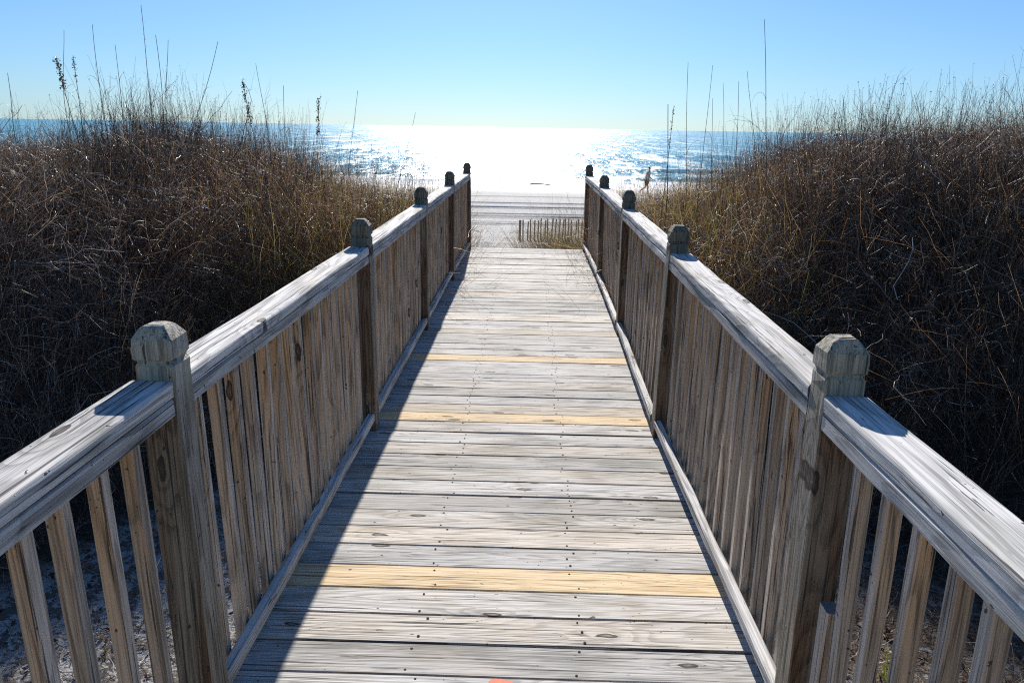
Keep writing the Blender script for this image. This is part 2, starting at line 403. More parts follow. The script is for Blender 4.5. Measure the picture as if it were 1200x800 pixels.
for k, x in enumerate((-.72, -.32, .19, .62)):
    J = Lumber(); J.board(dk(x, -.3, -.115), dk(x, 10.1, -.115), .038, .15, tint=(.5, .6, 0), seg=20); J.build('joist', [M_post], deck)
O = Lumber()
b0 = []
for j in range(26):
    t = 2 * math.pi * j / 26; rr = 1 + .10 * math.sin(3 * t + 1) + .05 * math.sin(7 * t)
    b0.append(dk(-.055 + .034 * rr * math.cos(t), 1.872 + .020 * rr * math.sin(t), 0))
me = bpy.data.meshes.new('paint_blot')
me.from_pydata([(x, y, .0045) for x, y, z in b0] + [(*dk(-.055, 1.872)[:2], .005)], [], [(j, (j + 1) % 26, 26) for j in range(26)])
link('paint_blot', me, M_orange, deck)

# ------------------------------------------------------------------ railings
ZR = .975                                              # top of the hand rail
SP = 2.09; PY = [1.66 - SP + i * SP + .045 for i in range(6)]
PXL = [-.862, -.856, -.832, -.824, -.822, -.815]       # post tops, landward to seaward
PXR = [.716, .721, .735, .745, .752, .752]
BXL = [-.845, -.832, -.823, -.822, -.823, -.806]; BXR = [.722, .728, .717, .750, .765, .757]

def post_mesh(lean, near, ztop, k):
    """square post, V groove under a chamfered cap, down to the sand; local z=0 at deck level"""
    hw = .0455
    prof = [(-1.35, hw), (-.4, hw), (-.02, hw), (.25, hw), (.5, hw), (.75, hw), (.885, hw), (.93, hw), (.985, hw), (ztop - .092, hw), (ztop - .0845, hw - .005), (ztop - .0815, hw - .005),
            (ztop - .074, hw + .001), (ztop - .050, hw + .0015), (ztop - .031, hw + .0005), (ztop - .008, hw * .66), (ztop - .001, hw * .50), (ztop, hw * .34)]
    ch = .075
    V = []; G = []; T = []
    off = np.array([rnd.uniform(0, 60) for _ in range(3)])
    for z, r in prof:
        c = r * ch if z < ztop - .04 else r * .16
        for sx_, sy_ in ((1, -1), (1, 1), (-1, 1), (-1, -1)):
            pts = [(sx_ * r, sy_ * (r - c)), (sx_ * (r - c), sy_ * r)]
            if sx_ * sy_ < 0: pts = pts[::-1]
            for x, y in pts:
                jt = .0019 if z > .95 else .0007
                x += rnd.uniform(-jt, jt) + lean * (z / 1.1); y += rnd.uniform(-jt, jt); z_ = z + (rnd.uniform(-jt, jt) if z > 1.0 else 0)
                V.append((x, y, z_)); G.append(off + (z, x, y))
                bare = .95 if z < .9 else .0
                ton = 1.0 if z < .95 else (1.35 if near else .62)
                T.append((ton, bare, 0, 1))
    Fs = []
    nr = 8
    for i in range(len(prof) - 1):
        for j in range(nr): Fs.append((i * nr + j, i * nr + (j + 1) % nr, (i + 1) * nr + (j + 1) % nr, (i + 1) * nr + j))
    Fs.append(tuple(range((len(prof) - 1) * nr, len(prof) * nr)))
    me = bpy.data.meshes.new('post'); me.from_pydata(V, [], Fs)
    me.attributes.new('gco', 'FLOAT_VECTOR', 'POINT').data.foreach_set('vector', np.array(G, dtype=np.float32).ravel())
    me.attributes.new('tint', 'FLOAT_COLOR', 'POINT').data.foreach_set('color', np.array(T, dtype=np.float32).ravel())
    me.update()
    return me

def baluster_mesh():
    L = Lumber(); b = rnd.uniform(.35, 1.0); tn = rnd.uniform(.82, 1.12)
    def tf(t, x, y): return (tn, b * (.35 + .65 * float(ss(t, .35, .95))), 0)
    L.board((0, 0, -.045), (0, 0, .893), .0345, .0345, up=(0, 1, 0), ch=.0035, seg=10, jit=.0022, tint=(tn, b, 0), tintf=tf)
    return L.mesh('baluster')
BAL = [baluster_mesh() for _ in range(9)]

def railing(side, PXt, PXb, label):
    sgn = -1 if side == 'l' else 1
    r = empty('railing', (sgn * .83, 2, 0), label=label, cat='railing')
    ox, oy = sgn * .83, 2.0
    for i in range(6):
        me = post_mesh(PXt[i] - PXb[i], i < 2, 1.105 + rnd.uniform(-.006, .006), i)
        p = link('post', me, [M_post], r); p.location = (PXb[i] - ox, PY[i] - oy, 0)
        p.rotation_euler.y = 0
    for i in range(5):
        xa, xb = PXt[i], PXt[i + 1]
        ya, yb = PY[i] + .0475, PY[i + 1] - .0475
        sx_ = sgn * .0065
        # hand rail: flat cap board over a second board
        A = Lumber(); q = rnd.uniform(.93, 1.06)
        dz = rnd.uniform(-.003, .003)
        A.board((xa + sx_ - ox, ya - oy, ZR - .0205 + dz), (xb + sx_ - ox, yb - oy, ZR - .0205 + dz), .104, .041, tint=(q, 0, 0), ch=.009, seg=26, jit=.0028, round_=3)
        t_ = A.build('hand_rail', [M_rail], r)
        B = Lumber()
        B.board((xa + sx_ * .9 - ox, ya + .002 - oy, ZR - .0625 + dz), (xb + sx_ * .9 - ox, yb - .002 - oy, ZR - .0625 + dz), .0985, .0415, tint=(q * .84, 0, 0), ch=.004, seg=20, jit=.002)
        B.build('under_rail', [M_rail], r)
        # toe board
        xt0, xt1 = PXb[i] - sgn * .0215, PXb[i + 1] - sgn * .0215
        if side == 'r': xt0 += -.012 if i > 1 else .004; xt1 += -.012 if i > 1 else -.004
        C = Lumber(); C.board((xt0 - ox, ya - oy, .078), (xt1 - ox, yb - oy, .078), .036, .042, tint=(rnd.uniform(.9, 1.05), 0, 0), ch=.005, seg=22, jit=.003)
        C.build('toe_board', [M_rail], r)
        nb = 15
        for k in range(nb):
            t = (k + 1) / (nb + 1) + rnd.uniform(-.004, .004)
            y = ya + (yb - ya) * t
            if y < .55: continue
            xbm = PXb[i] + (PXb[i + 1] - PXb[i]) * t + sgn * .017; xtp = xa + (xb - xa) * t + sgn * .012
            o = bpy.data.objects.new('baluster', BAL[rnd.randrange(len(BAL))])
            if not o.data.materials: o.data.materials.append(M_bal)
            COL.objects.link(o); o.parent = r
            o.location = (xbm - ox, y - oy, rnd.uniform(-.012, 0))
            o.rotation_euler = (rnd.uniform(-.006, .006), (xtp - xbm) / .9 + rnd.uniform(-.006, .006), rnd.uniform(-.06, .06))
    return r, ox, oy
rl, _, _ = railing('l', PXL, BXL, 'weathered wooden railing along the left edge of the boardwalk')
rr, ox, oy = railing('r', PXR, BXR, 'weathered wooden railing along the right edge of the boardwalk')
SB = Lumber(); SB.board((.735 - ox, 1.600 - oy, -.3), (.735 - ox, 1.600 - oy, .47), .036, .05, up=(0, 1, 0), tint=(1, .5, 0), ch=.004)
o = SB.build('support_block', [M_bal], rr); o['label'] = 'short upright block beside the post'

# steps down to the sand beyond the last plank
st = empty('beach_stairs', (-.05, 10.2, -.2), label='short wooden steps going down from the end of the boardwalk to the sand', cat='stairs')
for i in range(6):
    S = Lumber(); S.board((-.74, .10 + i * .28, .0 - i * .17), (.74, .10 + i * .28, .0 - i * .17), .27, .038, tint=(.9, 0, 0), seg=8); S.build('tread', [M_deck], st)
for x in (-.70, .70):
    S = Lumber(); S.board((x, .0, -.09), (x, 1.75, -1.12), .038, .2, tint=(.7, .4, 0), seg=6); S.build('stringer', [M_post], st)

# ------------------------------------------------------------------ stems
def unit(a): return a / np.maximum(np.linalg.norm(a, axis=-1, keepdims=True), 1e-9)
def grow(P0, D0, length, K, wander, grav, curl=None):
    """polylines (n,K+1,3): a random walk of direction"""
    n_ = len(P0); P = np.zeros((n_, K + 1, 3)); P[:, 0] = P0; D = unit(D0); st_ = (length / K)[:, None]
    for k in range(K):
        D = unit(D + R.normal(0, 1, (n_, 3)) * (wander[:, None] if np.ndim(wander) else wander) + np.array([0, 0, 1]) * (grav[:, None] if np.ndim(grav) else grav) + (curl if curl is not None else 0))
        P[:, k + 1] = P[:, k] + D * st_
    return P
def ribbons(P, r0, r1, col):
    """flat stems with random facing"""
    n_, K1, _ = P.shape
    T = np.gradient(P, axis=1); side = unit(np.cross(unit(T), unit(R.normal(0, 1, (n_, 1, 3)))))
    w = (r0[:, None] + (r1 - r0)[:, None] * np.linspace(0, 1, K1)[None] ** .8)[..., None]
    V = np.stack([P - side * w, P + side * w], 2).reshape(-1, 3)
    i0 = (np.arange(n_) * K1 * 2)[:, None] + (np.arange(K1 - 1) * 2)[None]
    F_ = np.stack([i0, i0 + 1, i0 + 3, i0 + 2], -1).reshape(-1, 4)
    return V, F_, np.repeat(col, K1 * 2, axis=0)
def tubes(P, r0, r1, col, sides=3):
    n_, K1, _ = P.shape
    T = unit(np.gradient(P, axis=1)); a = unit(np.cross(T, unit(R.normal(0, 1, (n_, 1, 3))))); b = np.cross(T, a)
    w = (r0[:, None] + (r1 - r0)[:, None] * np.linspace(0, 1, K1)[None])[..., None]
    V = np.stack([P + w * (a * math.cos(2 * math.pi * j / sides) + b * math.sin(2 * math.pi * j / sides)) for j in range(sides)], 2).reshape(-1, 3)
    i0 = (np.arange(n_) * K1 * sides)[:, None] + (np.arange(K1 - 1) * sides)[None]
    F_ = np.concatenate([np.stack([i0 + j, i0 + (j + 1) % sides, i0 + sides + (j + 1) % sides, i0 + sides + j], -1).reshape(-1, 4) for j in range(sides)])
    return V, F_, np.repeat(col, K1 * sides, axis=0)
def bits(C, size, col):
    n_ = len(C); u = unit(R.normal(0, 1, (n_, 3))); v = unit(np.cross(u, R.normal(0, 1, (n_, 3))))
    s_ = size[:, None]
    V = np.stack([C - u * s_, C + v * s_ * .45, C + u * s_, C - v * s_ * .45], 1).reshape(-1, 3)
    return V, np.arange(n_ * 4).reshape(-1, 4), np.repeat(col, 4, axis=0)
def join(parts):
    V = []; F_ = []; C = []; o = 0
    for v, f, c in parts: V.append(v); F_.append(f + o); C.append(c); o += len(v)
    return np.concatenate(V), np.concatenate(F_), np.concatenate(C)
def pick(n_, cols, w):
    cols = np.array(cols); k = R.choice(len(cols), n_, p=np.array(w) / sum(w))
    return cols[k] * R.uniform(.65, 1.3, (n_, 1))

DEAD = [(.13, .093, .072), (.21, .145, .104), (.08, .06, .05), (.32, .235, .175), (.48, .42, .36)]
RUST = [(.36, .205, .10), (.25, .145, .08), (.44, .29, .155), (.14, .088, .06), (.52, .39, .24)]
M_brush = col_mat('dead brush stems', .5, .38, .22)
M_bits = col_mat('husks', .45, .45, .15)
M_blade = col_mat('dry grass blades', .5, .45, .38)

def scatter(side, count, ymin=2.0, ymax=14.5, xmax=11.5, near=1.0, clump=True):
    out = []
    tot = 0
    while tot < count:
        m = 4 * count
        Y = ymin + (ymax - ymin) * R.random(m) ** near
        X = side * (1.0 + (xmax - 1.0) * R.random(m) ** 1.25)
        dn = np.clip(.25 + 1.9 * (vn(X * 1.7, Y * 1.7, 61) + .42), .12, 1) if clump else 1
        k = (R.random(m) < brush_mask(X, Y) * dn) & (np.abs(X) < .74 * Y + 2.2)
        out.append(np.stack([X[k], Y[k]], 1)); tot += k.sum()
    return np.concatenate(out)[:count]

def brush(side, nst, ntang, nbit):
    parts = []
    xy = scatter(side, nst); X, Y = xy.T
    g = ground_z(X, Y); t = top_z(X, Y); hh_ = np.maximum(t - g, .1)
    edge = ss(-side_s(X), -2.4, .0) * .75 + ss(Y, 6, 10) * .35 + vn(X * .8, Y * .8, 41) * 1.0     # rusty stretch next to the rail
    P0 = np.stack([X, Y, g - .02], 1)
    D = R.normal(0, .30, (nst, 3)); D[:, 2] = 1
    ln = hh_ * R.uniform(.75, 1.16, nst)
    P = grow(P0, D, ln, 7, .17, .05)
    col = np.where((R.random(nst) < np.clip(edge, 0, 1))[:, None], pick(nst, RUST, (3, 3, 2, 3, .8)), pick(nst, DEAD, (4, 3, 4, 1.5, .45)))
    col = col * np.exp(1.5 * vn(X * 1.5, Y * 1.5, 71) + 1.0 * vn(X * 4, Y * 4, 72))[:, None]
    parts.append(tubes(P, R.uniform(.0012, .0030, nst), R.uniform(.0004, .0009, nst), col))
    # side twigs off the upper half
    for rep in range(2):
        k = R.integers(3, 7, nst); B = P[np.arange(nst), k]; T = unit(P[np.arange(nst), k] - P[np.arange(nst), k - 1])
        Q = grow(B, T + R.normal(0, .75, (nst, 3)), ln * R.uniform(.14, .42, nst), 4, .33, .06)
        parts.append(ribbons(Q, R.uniform(.0007, .0016, nst), R.uniform(.0003, .0007, nst), col * R.uniform(.8, 1.25, (nst, 1))))
    # tangle of leaning and looping dead stems in the outer layer
    xy = scatter(side, ntang); X, Y = xy.T; g = ground_z(X, Y); t = top_z(X, Y)
    z = t - np.abs(R.normal(0, .22, ntang)) * np.clip((t - g), .2, 1.2) + .02
    z = np.maximum(z, g + .02)
    D = R.normal(0, 1, (ntang, 3)); D[:, 2] = D[:, 2] * .8 + .75; D[:, 1] -= .15
    Q = grow(np.stack([X, Y, z], 1), D, R.uniform(.10, .42, ntang), 6, .24, -.10, R.normal(0, .10, (ntang, 3)))
    edge = ss(-side_s(X), -2.4, .0) * .7 + ss(Y, 6, 10) * .3 + vn(X * .8, Y * .8, 41) * 1.0
    col = np.where((R.random(ntang) < np.clip(edge, 0, 1))[:, None], pick(ntang, RUST, (3, 3, 2, 3, 1)), pick(ntang, DEAD + [(.50, .46, .42)], (3, 3, 3, 2, 1, .5)))
    col = col * np.exp(1.5 * vn(X * 1.5, Y * 1.5, 71) + 1.0 * vn(X * 4, Y * 4, 72))[:, None]
    parts.append(ribbons(Q, R.uniform(.0008, .0022, ntang), R.uniform(.0004, .0009, ntang), col))
    # seed husks, curled dead leaves
    k = R.integers(0, ntang, nbit); B = Q[k, R.integers(0, 7, nbit)] + R.normal(0, .02, (nbit, 3))
    cb = pick(nbit, [(.30, .24, .18), (.14, .10, .07), (.46, .41, .36), (.07, .05, .04)], (3, 4, 1.2, 3))
    parts.append(bits(B, R.uniform(.0025, .0075, nbit), cb))
    # a few live leaves of a climbing vine
    nv_ = 46; k = R.integers(0, ntang, nv_)
    parts.append(bits(Q[k, 3], R.uniform(.012, .024, nv_), pick(nv_, [(.16, .24, .02), (.30, .36, .03), (.45, .12, .03), (.48, .34, .03)], (4, 3, 1.2, 1))))
    V, F_, C = join(parts); mi = np.zeros(len(F_), int); mi[len(F_) - nbit - nv_:] = 1
    return np_mesh('brush', V, F_, C, midx=mi)
o = link('dune_brush', brush(-1, 36000, 42000, 52000), [M_brush, M_bits])
tag(o, 'tangled dead brown brush covering the dune left of the boardwalk', 'brush', kind='stuff')
o = link('dune_brush', brush(1, 38000, 46000, 52000), [M_brush, M_bits])
tag(o, 'dark tangled dead brush covering the dune right of the boardwalk', 'brush', kind='stuff')

# thicker bleached branches twisting over the thicket
def branches(side, nb_):
    xy = scatter(side, nb_, near=1.4); X, Y = xy.T; t = top_z(X, Y)
    D = R.normal(0, 1, (nb_, 3)); D[:, 2] = np.abs(D[:, 2]) * .6
    P = grow(np.stack([X, Y, t - R.uniform(.0, .3, nb_)], 1), D, R.uniform(.3, 1.0, nb_), 9, .30, -.02)
    parts = [tubes(P, R.uniform(.002, .0045, nb_), R.uniform(.0008, .0015, nb_), pick(nb_, [(.55, .51, .47), (.10, .08, .07), (.30, .26, .23)], (2.2, 2.5, 2)), 4)]
    for rep in range(4):
        k = R.integers(2, 9, nb_); B = P[np.arange(nb_), k]
        Q = grow(B, P[np.arange(nb_), k] - P[np.arange(nb_), k - 1] + R.normal(0, .05, (nb_, 3)), R.uniform(.1, .35, nb_), 5, .3, .08)
        parts.append(tubes(Q, np.full(nb_, .0014), np.full(nb_, .0006), pick(nb_, [(.3, .27, .24), (.12, .1, .08)], (1, 2))))
    return parts
V, F_, C = join(branches(-1, 800)); o = link('dead_branches', np_mesh('branches', V, F_, C), M_brush); tag(o, 'bleached bare branches twisting through the brush left of the boardwalk', 'branches', kind='stuff')
V, F_, C = join(branches(1, 1000)); o = link('dead_branches', np_mesh('branches', V, F_, C), M_brush); tag(o, 'bleached bare branches twisting through the brush right of the boardwalk', 'branches', kind='stuff')

# grasses: loose blades in tufts along the crest and the seaward edge
GOLD = [(.46, .33, .10), (.33, .27, .07), (.24, .24, .05), (.55, .43, .18), (.24, .13, .05)]
STRAW = [(.42, .33, .15), (.30, .24, .10), (.22, .22, .07), (.50, .42, .24), (.20, .12, .06)]
def tuft_parts(cx, cy, nbl, spread, hmin, hmax, cols, w, lean=.35, bend=-.10):
    n_ = nbl
    a = R.random(n_) * 2 * math.pi; r_ = spread * np.sqrt(R.random(n_))
    X = cx + r_ * np.cos(a); Y = cy + r_ * np.sin(a); g = ground_z(X, Y)
    D = R.normal(0, lean, (n_, 3)); D[:, 0] += np.cos(a) * .25 * r_ / spread; D[:, 2] = 1
    hz = R.uniform(hmin, hmax, n_)
    P = grow(np.stack([X, Y, g], 1), D, hz, 7, .09, bend)
    lim = 1.0 + R.random((n_, 1)) * .08; px_ = P[..., 0] + .05
    hit = (np.abs(px_) < lim) & (P[..., 1] < 10.25)
    P[..., 0] = np.where(hit, np.sign(cx) * lim - .05, P[..., 0])
    return P, ribbons(P, R.uniform(.0018, .0036, n_), np.full(n_, .0005), pick(n_, cols, w))
def crest_grass(side):
    parts = []
    a_, b_ = ((-4.9, -2.3) if side < 0 else (2.7, 5.8)); m_ = 420
    cl = R.uniform(0, 1, (m_, 1)); ctr = R.integers(0, 26, m_); cx_ = R.uniform(a_, b_, 26); cy_ = R.uniform(6.0, 9.0, 26)
    X2 = cx_[ctr] + R.normal(0, .12, m_); Y2 = cy_[ctr] + R.normal(0, .15, m_); g2 = ground_z(X2, Y2); t2 = top_z(X2, Y2)
    D2 = R.normal(0, .16, (m_, 3)); D2[:, 2] = 1
    top_h = R.uniform(.15, .55, 26)[ctr]
    L2 = np.maximum(t2 - g2, .3) + top_h * R.uniform(.3, 1, m_)
    P2 = grow(np.stack([X2, Y2, g2], 1), D2, L2, 9, .07, .0); c2 = pick(m_, [(.07, .05, .04), (.11, .075, .055), (.05, .04, .035)], (3, 2, 3))
    parts.append(tubes(P2, R.uniform(.0026, .0042, m_), np.full(m_, .0011), c2))
    for rep in range(6):
        k = R.integers(5, 10, m_); B = P2[np.arange(m_), k]; T = unit(P2[np.arange(m_), k] - P2[np.arange(m_), k - 1])
        Q = grow(B, T + R.normal(0, .42, (m_, 3)), R.uniform(.07, .26, m_), 4, .2, .12)
        parts.append(tubes(Q, np.full(m_, .0014), np.full(m_, .0006), c2))
        parts.append(bits(Q[:, 3] + R.normal(0, .004, (m_, 3)), R.uniform(.003, .007, m_), c2 * 1.6))
    cand = scatter(side, 2600, ymin=4.5, ymax=13.5, xmax=8)
    c_ = 0
    for X, Y in cand:
        s_ = float(side_s(X))
        wgt = 1.5 * math.exp(-max(0, s_) / .9) * float(ss(Y, 5.2, 7.5)) + .10 + .25 * float(ss(Y, 9, 11))
        if rnd.random() > wgt: continue
        g = float(ground_z(X, Y)); t = float(top_z(X, Y))
        hg = max(.30, (t - g) * 1.0 + .12)
        yel = s_ < 1.3 and Y > 6 and rnd.random() < .75
        _, p = tuft_parts(X, Y, 42, .16, hg * .6, hg * (1.35 if yel else 1.15), GOLD if yel else RUST, (3, 3, 2.2, 1.5, 2) if yel else (3, 2, 3, 2, 1))
        parts.append(p); c_ += 1
        if c_ > 520: break
    # sparse wiry flower stems standing above the crest
    n_ = 5200
    xy = scatter(side, n_, ymin=4.5, ymax=12, xmax=9); X, Y = xy.T; g = ground_z(X, Y); t = top_z(X, Y)
    ln = np.maximum(t - g, .3) + R.exponential(.06, n_) + R.exponential(.23, n_) * ss(vn(X * 1.9, Y * 1.9, 51), -.12, .25)
    ln = np.minimum(ln, np.maximum(t - g, .3) + .62)
    D = R.normal(0, .12, (n_, 3)); D[:, 2] = 1
    P = grow(np.stack([X, Y, g], 1), D, ln, 8, .055, .0)
    col = pick(n_, [(.13, .09, .06), (.22, .15, .09), (.07, .055, .045)], (3, 2, 3))
    parts.append(tubes(P, R.uniform(.0018, .0032, n_), np.full(n_, .0008), col))
    for rep in range(3):
        k = R.integers(5, 9, n_); B = P[np.arange(n_), k]; T = unit(P[np.arange(n_), k] - P[np.arange(n_), k - 1])
        Q = grow(B, T + R.normal(0, .38, (n_, 3)), R.uniform(.05, .17, n_), 3, .14, .10)
        parts.append(ribbons(Q, np.full(n_, .0010), np.full(n_, .0005), col))
    m_ = 2100
    xy2 = scatter(side, m_, ymin=6.5, ymax=11.5, xmax=4.2); X2, Y2 = xy2.T; g2 = ground_z(X2, Y2); t2 = top_z(X2, Y2)
    low = (X2 > 0) & (X2 / Y2 < .235)
    D2 = R.normal(0, .10, (m_, 3)); D2[:, 2] = 1
    P2 = grow(np.stack([X2, Y2, g2], 1), D2, np.maximum(t2 - g2, .3) + np.where(low, .0, R.uniform(.0, .72, m_) ** 1.35), 8, .05, .0)
    parts.append(tubes(P2, R.uniform(.0018, .0028, m_), np.full(m_, .0008), pick(m_, [(.16, .11, .07), (.30, .22, .12), (.08, .06, .045)], (3, 2, 3))))
    k = np.repeat(np.arange(m_), 5); parts.append(bits(P2[k, R.integers(6, 9, len(k))] + R.normal(0, .006, (len(k), 3)), R.uniform(.004, .009, len(k)), pick(len(k), [(.14, .10, .065), (.3, .22, .13)], (3, 1))))
    k = np.repeat(np.arange(n_), 3); B = P[k, R.integers(6, 9, len(k))] + R.normal(0, .008, (len(k), 3))
    parts.append(bits(B, R.uniform(.003, .008, len(k)), col[k] * 1.2))
    V, F_, C = join(parts)
    return np_mesh('grass', V, F_, C)
tag(link('dune_grass', crest_grass(-1), M_blade), 'dry straw-coloured grass on the crest and seaward edge of the left dune', 'grass', kind='stuff')
tag(link('dune_grass', crest_grass(1), M_blade), 'dry olive and straw grass on the crest and seaward edge of the right dune', 'grass', kind='stuff')

# ------------------------------------------------------------------ single tall stalks (sea oats) against the sky
M_stalk = col_mat('dry stalk', .55, .4, .2)
def stalk(bx, Y, bz, tx, tz, label, seed=0, curl=0, woody=0, blade=1, thick=1.0):
    rs = np.random.default_rng(int(abs(bx) * 1000) + 5)
    g = float(ground_z(bx, Y)) - .03
    p0 = np.array([bx - (tx - bx) * .35, Y, g]); p1 = np.array([bx, Y, bz]); p2 = np.array([tx, Y + .05, tz])
    K = 22; P = []; w1 = rs.uniform(-.035, .035)
    for i in range(K + 1):
        t = i / K; z_ = g + (tz - g) * t
        if z_ < bz: u_ = (z_ - g) / (bz - g); p = p0 + (p1 - p0) * u_
        else: u_ = (z_ - bz) / (tz - bz); p = p1 + (p2 - p1) * (u_ ** 1.15)
        P.append(p + np.array([w1 * math.sin(4.5 * t + bx * 9) * (1 - t) * t * 4 + .007 * math.sin(11 * t + bx * 5), .01 * math.sin(7 * t), 0]))
    P = np.array(P)
    root = empty('sea_oat_stalk', (p0[0], p0[1], g), label=label, cat='grass stalk', group='tall stalks above the dune')
    o_ = root.location
    c0 = np.array([(.17, .12, .075)]) if not woody else np.array([(.06, .045, .035)])
    V, F_, C = tubes((P - np.array(o_))[None], np.array([.0044 * thick]), np.array([.0019 * thick]), c0, 5)
    stem = (V, F_, C); parts = []
    if seed:            # hanging flat spikelets along the top
        m = {1: 14, 2: 60, 3: 110}[seed]; span = {1: .45, 2: .13, 3: .13}[seed]; sz = {1: .006, 2: .008, 3: .0105}[seed]
        tt = 1 - span * rs.random(m); seg = np.clip((tt * K).astype(int), 0, K - 1); fr = (tt * K - seg)[:, None]
        B = P[seg] * (1 - fr) + P[seg + 1] * fr - np.array(o_) + rs.normal(0, {1: .004, 2: .006, 3: .010}[seed], (m, 3))
        for q_ in range(2):
            parts.append(bits(B + rs.normal(0, .003, (m, 3)), rs.uniform(.6, 1.2, m) * sz, np.repeat([(.12, .085, .055)], m, 0) * rs.uniform(.6, 1.4, (m, 1))))
        if seed > 1: V, F_, C = join(parts); link('seed_head', np_mesh('seed_head', V, F_, C), M_stalk, root)
        else: stem = join([stem, (parts[0][0][:, :], parts[0][1], parts[0][2])])
    link('stem', np_mesh('stem', *stem, smooth=True), M_stalk, root)
    if curl or blade:
        for k in range((2 if curl else 0) + blade * 3):
            i = rs.integers(K // 2, K - 3) if k or not curl else int(K * .78)
            d = rs.choice((-1, 1)) if not curl else curl
            b = P[i] - np.array(o_); Lb = .26 if k < 2 and curl else rs.uniform(.14, .34)
            ang = np.linspace(1.35, -1.4 if curl else -.4, 9); pts = [b]
            for a_ in ang: pts.append(pts[-1] + Lb / 9 * np.array([d * math.cos(a_) * .7, .1 * rs.normal(), math.sin(a_)]))
            V, F_, C = ribbons(np.array(pts)[None], np.array([.0026]), np.array([.0007]), np.array([(.26, .19, .10)])); link('leaf', np_mesh('leaf', V, F_, C), M_stalk, root)
    if woody:
        parts = []
        for k in range(16):
            i = rs.integers(7, K); b = P[i] - np.array(o_)
            Q = grow(b[None], np.array([[rs.normal(0, .5), rs.normal(0, .4), 1.0]]), np.array([.12 + .16 * rs.random()]), 5, .16, .12)
            parts.append(tubes(Q, np.array([.0016]), np.array([.0007]), c0))
        V, F_, C = join(parts); link('twigs', np_mesh('twigs', V, F_, C), M_stalk, root)
    return root
ST = [
 (-3.099, 6.5, 1.326, -3.149, 2.44, 'tallest stalk above the left dune, its tip near the top of the picture', 1, 0, 0, 1),
 (-4.413, 7.5, 1.395, -4.377, 2.348, 'thin bare stalk left of the twin dark seed clusters on the left dune', 0, 0, 0, 1),
 (-3.785, 7, 1.485, -3.818, 2.346, 'straight thin stalk between the dark seed clusters and the tallest left stalk', 0, 0, 0, 1),
 (-3.468, 6, 1.396, -3.586, 2.003, 'stalk leaning left with a dark clustered seed head, leftmost with seeds', 3, 0, 0, 1),
 (-3.884, 6.8, 1.447, -3.91, 2.066, 'upright stalk with a narrow seed head beside the leaning seeded one', 2, 0, 0, 0),
 (-2.874, 6.2, 1.403, -2.91, 2.189, 'stalk with an arched leaf just right of the tallest left stalk', 0, 1, 0, 1),
 (-3.305, 7.2, 1.38, -3.269, 2.252, 'thin stalk with a leaf curling right, behind the arched one', 0, 1, 0, 1),
 (-2.856, 6.6, 1.397, -2.585, 2.186, 'bare stalk leaning strongly right on the left dune', 0, 0, 0, 1),
 (-3.828, 7.4, 1.445, -3.845, 2.22, 'short straight stalk nearest the left side of the tallest left stalk', 0, 0, 0, 1),
 (-2.274, 6.6, 1.162, -2.405, 1.9, 'stalk leaning left with a drooping dark seed head above the horizon', 3, 0, 0, 1),
 (-2.076, 7.6, .909, -2.047, 1.788, 'upright stalk with the dark seed head nearest the left railing', 3, 0, 0, 1),
 (-1.93, 8.2, .891, -1.802, 1.888, 'lone thin stalk with one small bud between the seed head and the left railing', 1, 0, 0, 0),
 (-2.628, 7.9, 1.045, -2.724, 2.114, 'tall thin stalk right beside the drooping seed head', 0, 0, 0, 0),
 (-1.565, 9.0, .71, -1.32, 1.694, 'faint thin stalk leaning right over the left railing end', 0, 0, 0, 0),
 (-2.241, 7.2, 1.015, -2.25, 1.88, 'plain upright stalk between the two dark seed heads by the left railing', 0, 0, 0, 1),
 (-4.144, 6.3, 1.379, -4.178, 1.899, 'short stalk at the left border of the picture', 0, -1, 0, 1),
 (1.51, 7.6, 1.002, 1.452, 2.162, 'tall stalk with small buds at its tip, second tallest on the right dune', 1, 0, 0, 1),
 (1.766, 8.2, 1.022, 1.806, 2.19, 'stalk leaning right beside the budded one on the right dune', 1, 0, 0, 1),
 (2.21, 7.4, 1.281, 2.064, 2.521, 'tallest stalk above the right dune with one curled leaf', 1, -1, 0, 0, 1.2),
 (1.237, 7.0, .967, 1.195, 1.77, 'thick dark stalk nearest the right railing beside the walking person', 0, 0, 0, 1, 1.6),
 (1.249, 7.3, .957, 1.301, 1.758, 'seeded stalk leaning right close to the walking person', 2, 0, 0, 0),
 (2.073, 8.0, 1.169, 2.033, 2.028, 'straight faint stalk second left of the tallest right stalk', 0, 0, 0, 1),
 (2.37, 8.4, 1.198, 2.221, 2.153, 'stalk with a leaf curling left, just left of the tallest right stalk', 1, -1, 0, 1),
 (2.27, 9.2, 1.061, 2.168, 2.079, 'faintest thin stalk in the middle of the right group', 0, 0, 0, 0),
 (2.697, 6.8, 1.421, 2.62, 1.86, 'dark twiggy branching stalk where the right brush rises', 0, 0, 1, 0),
 (2.019, 8.8, .986, 1.968, 1.896, 'short thin stalk behind the right-leaning one', 0, 0, 0, 1),
 (3.85, 8, 1.613, 3.78, 1.93, 'dark twiggy stalk on top of the tall right brush', 0, 0, 1, 0),
]
for a_ in ST:
    stalk(*a_[:5], a_[5], seed=a_[6], curl=a_[7], woody=a_[8], blade=a_[9], thick=a_[10] if len(a_) > 10 else 1.0)

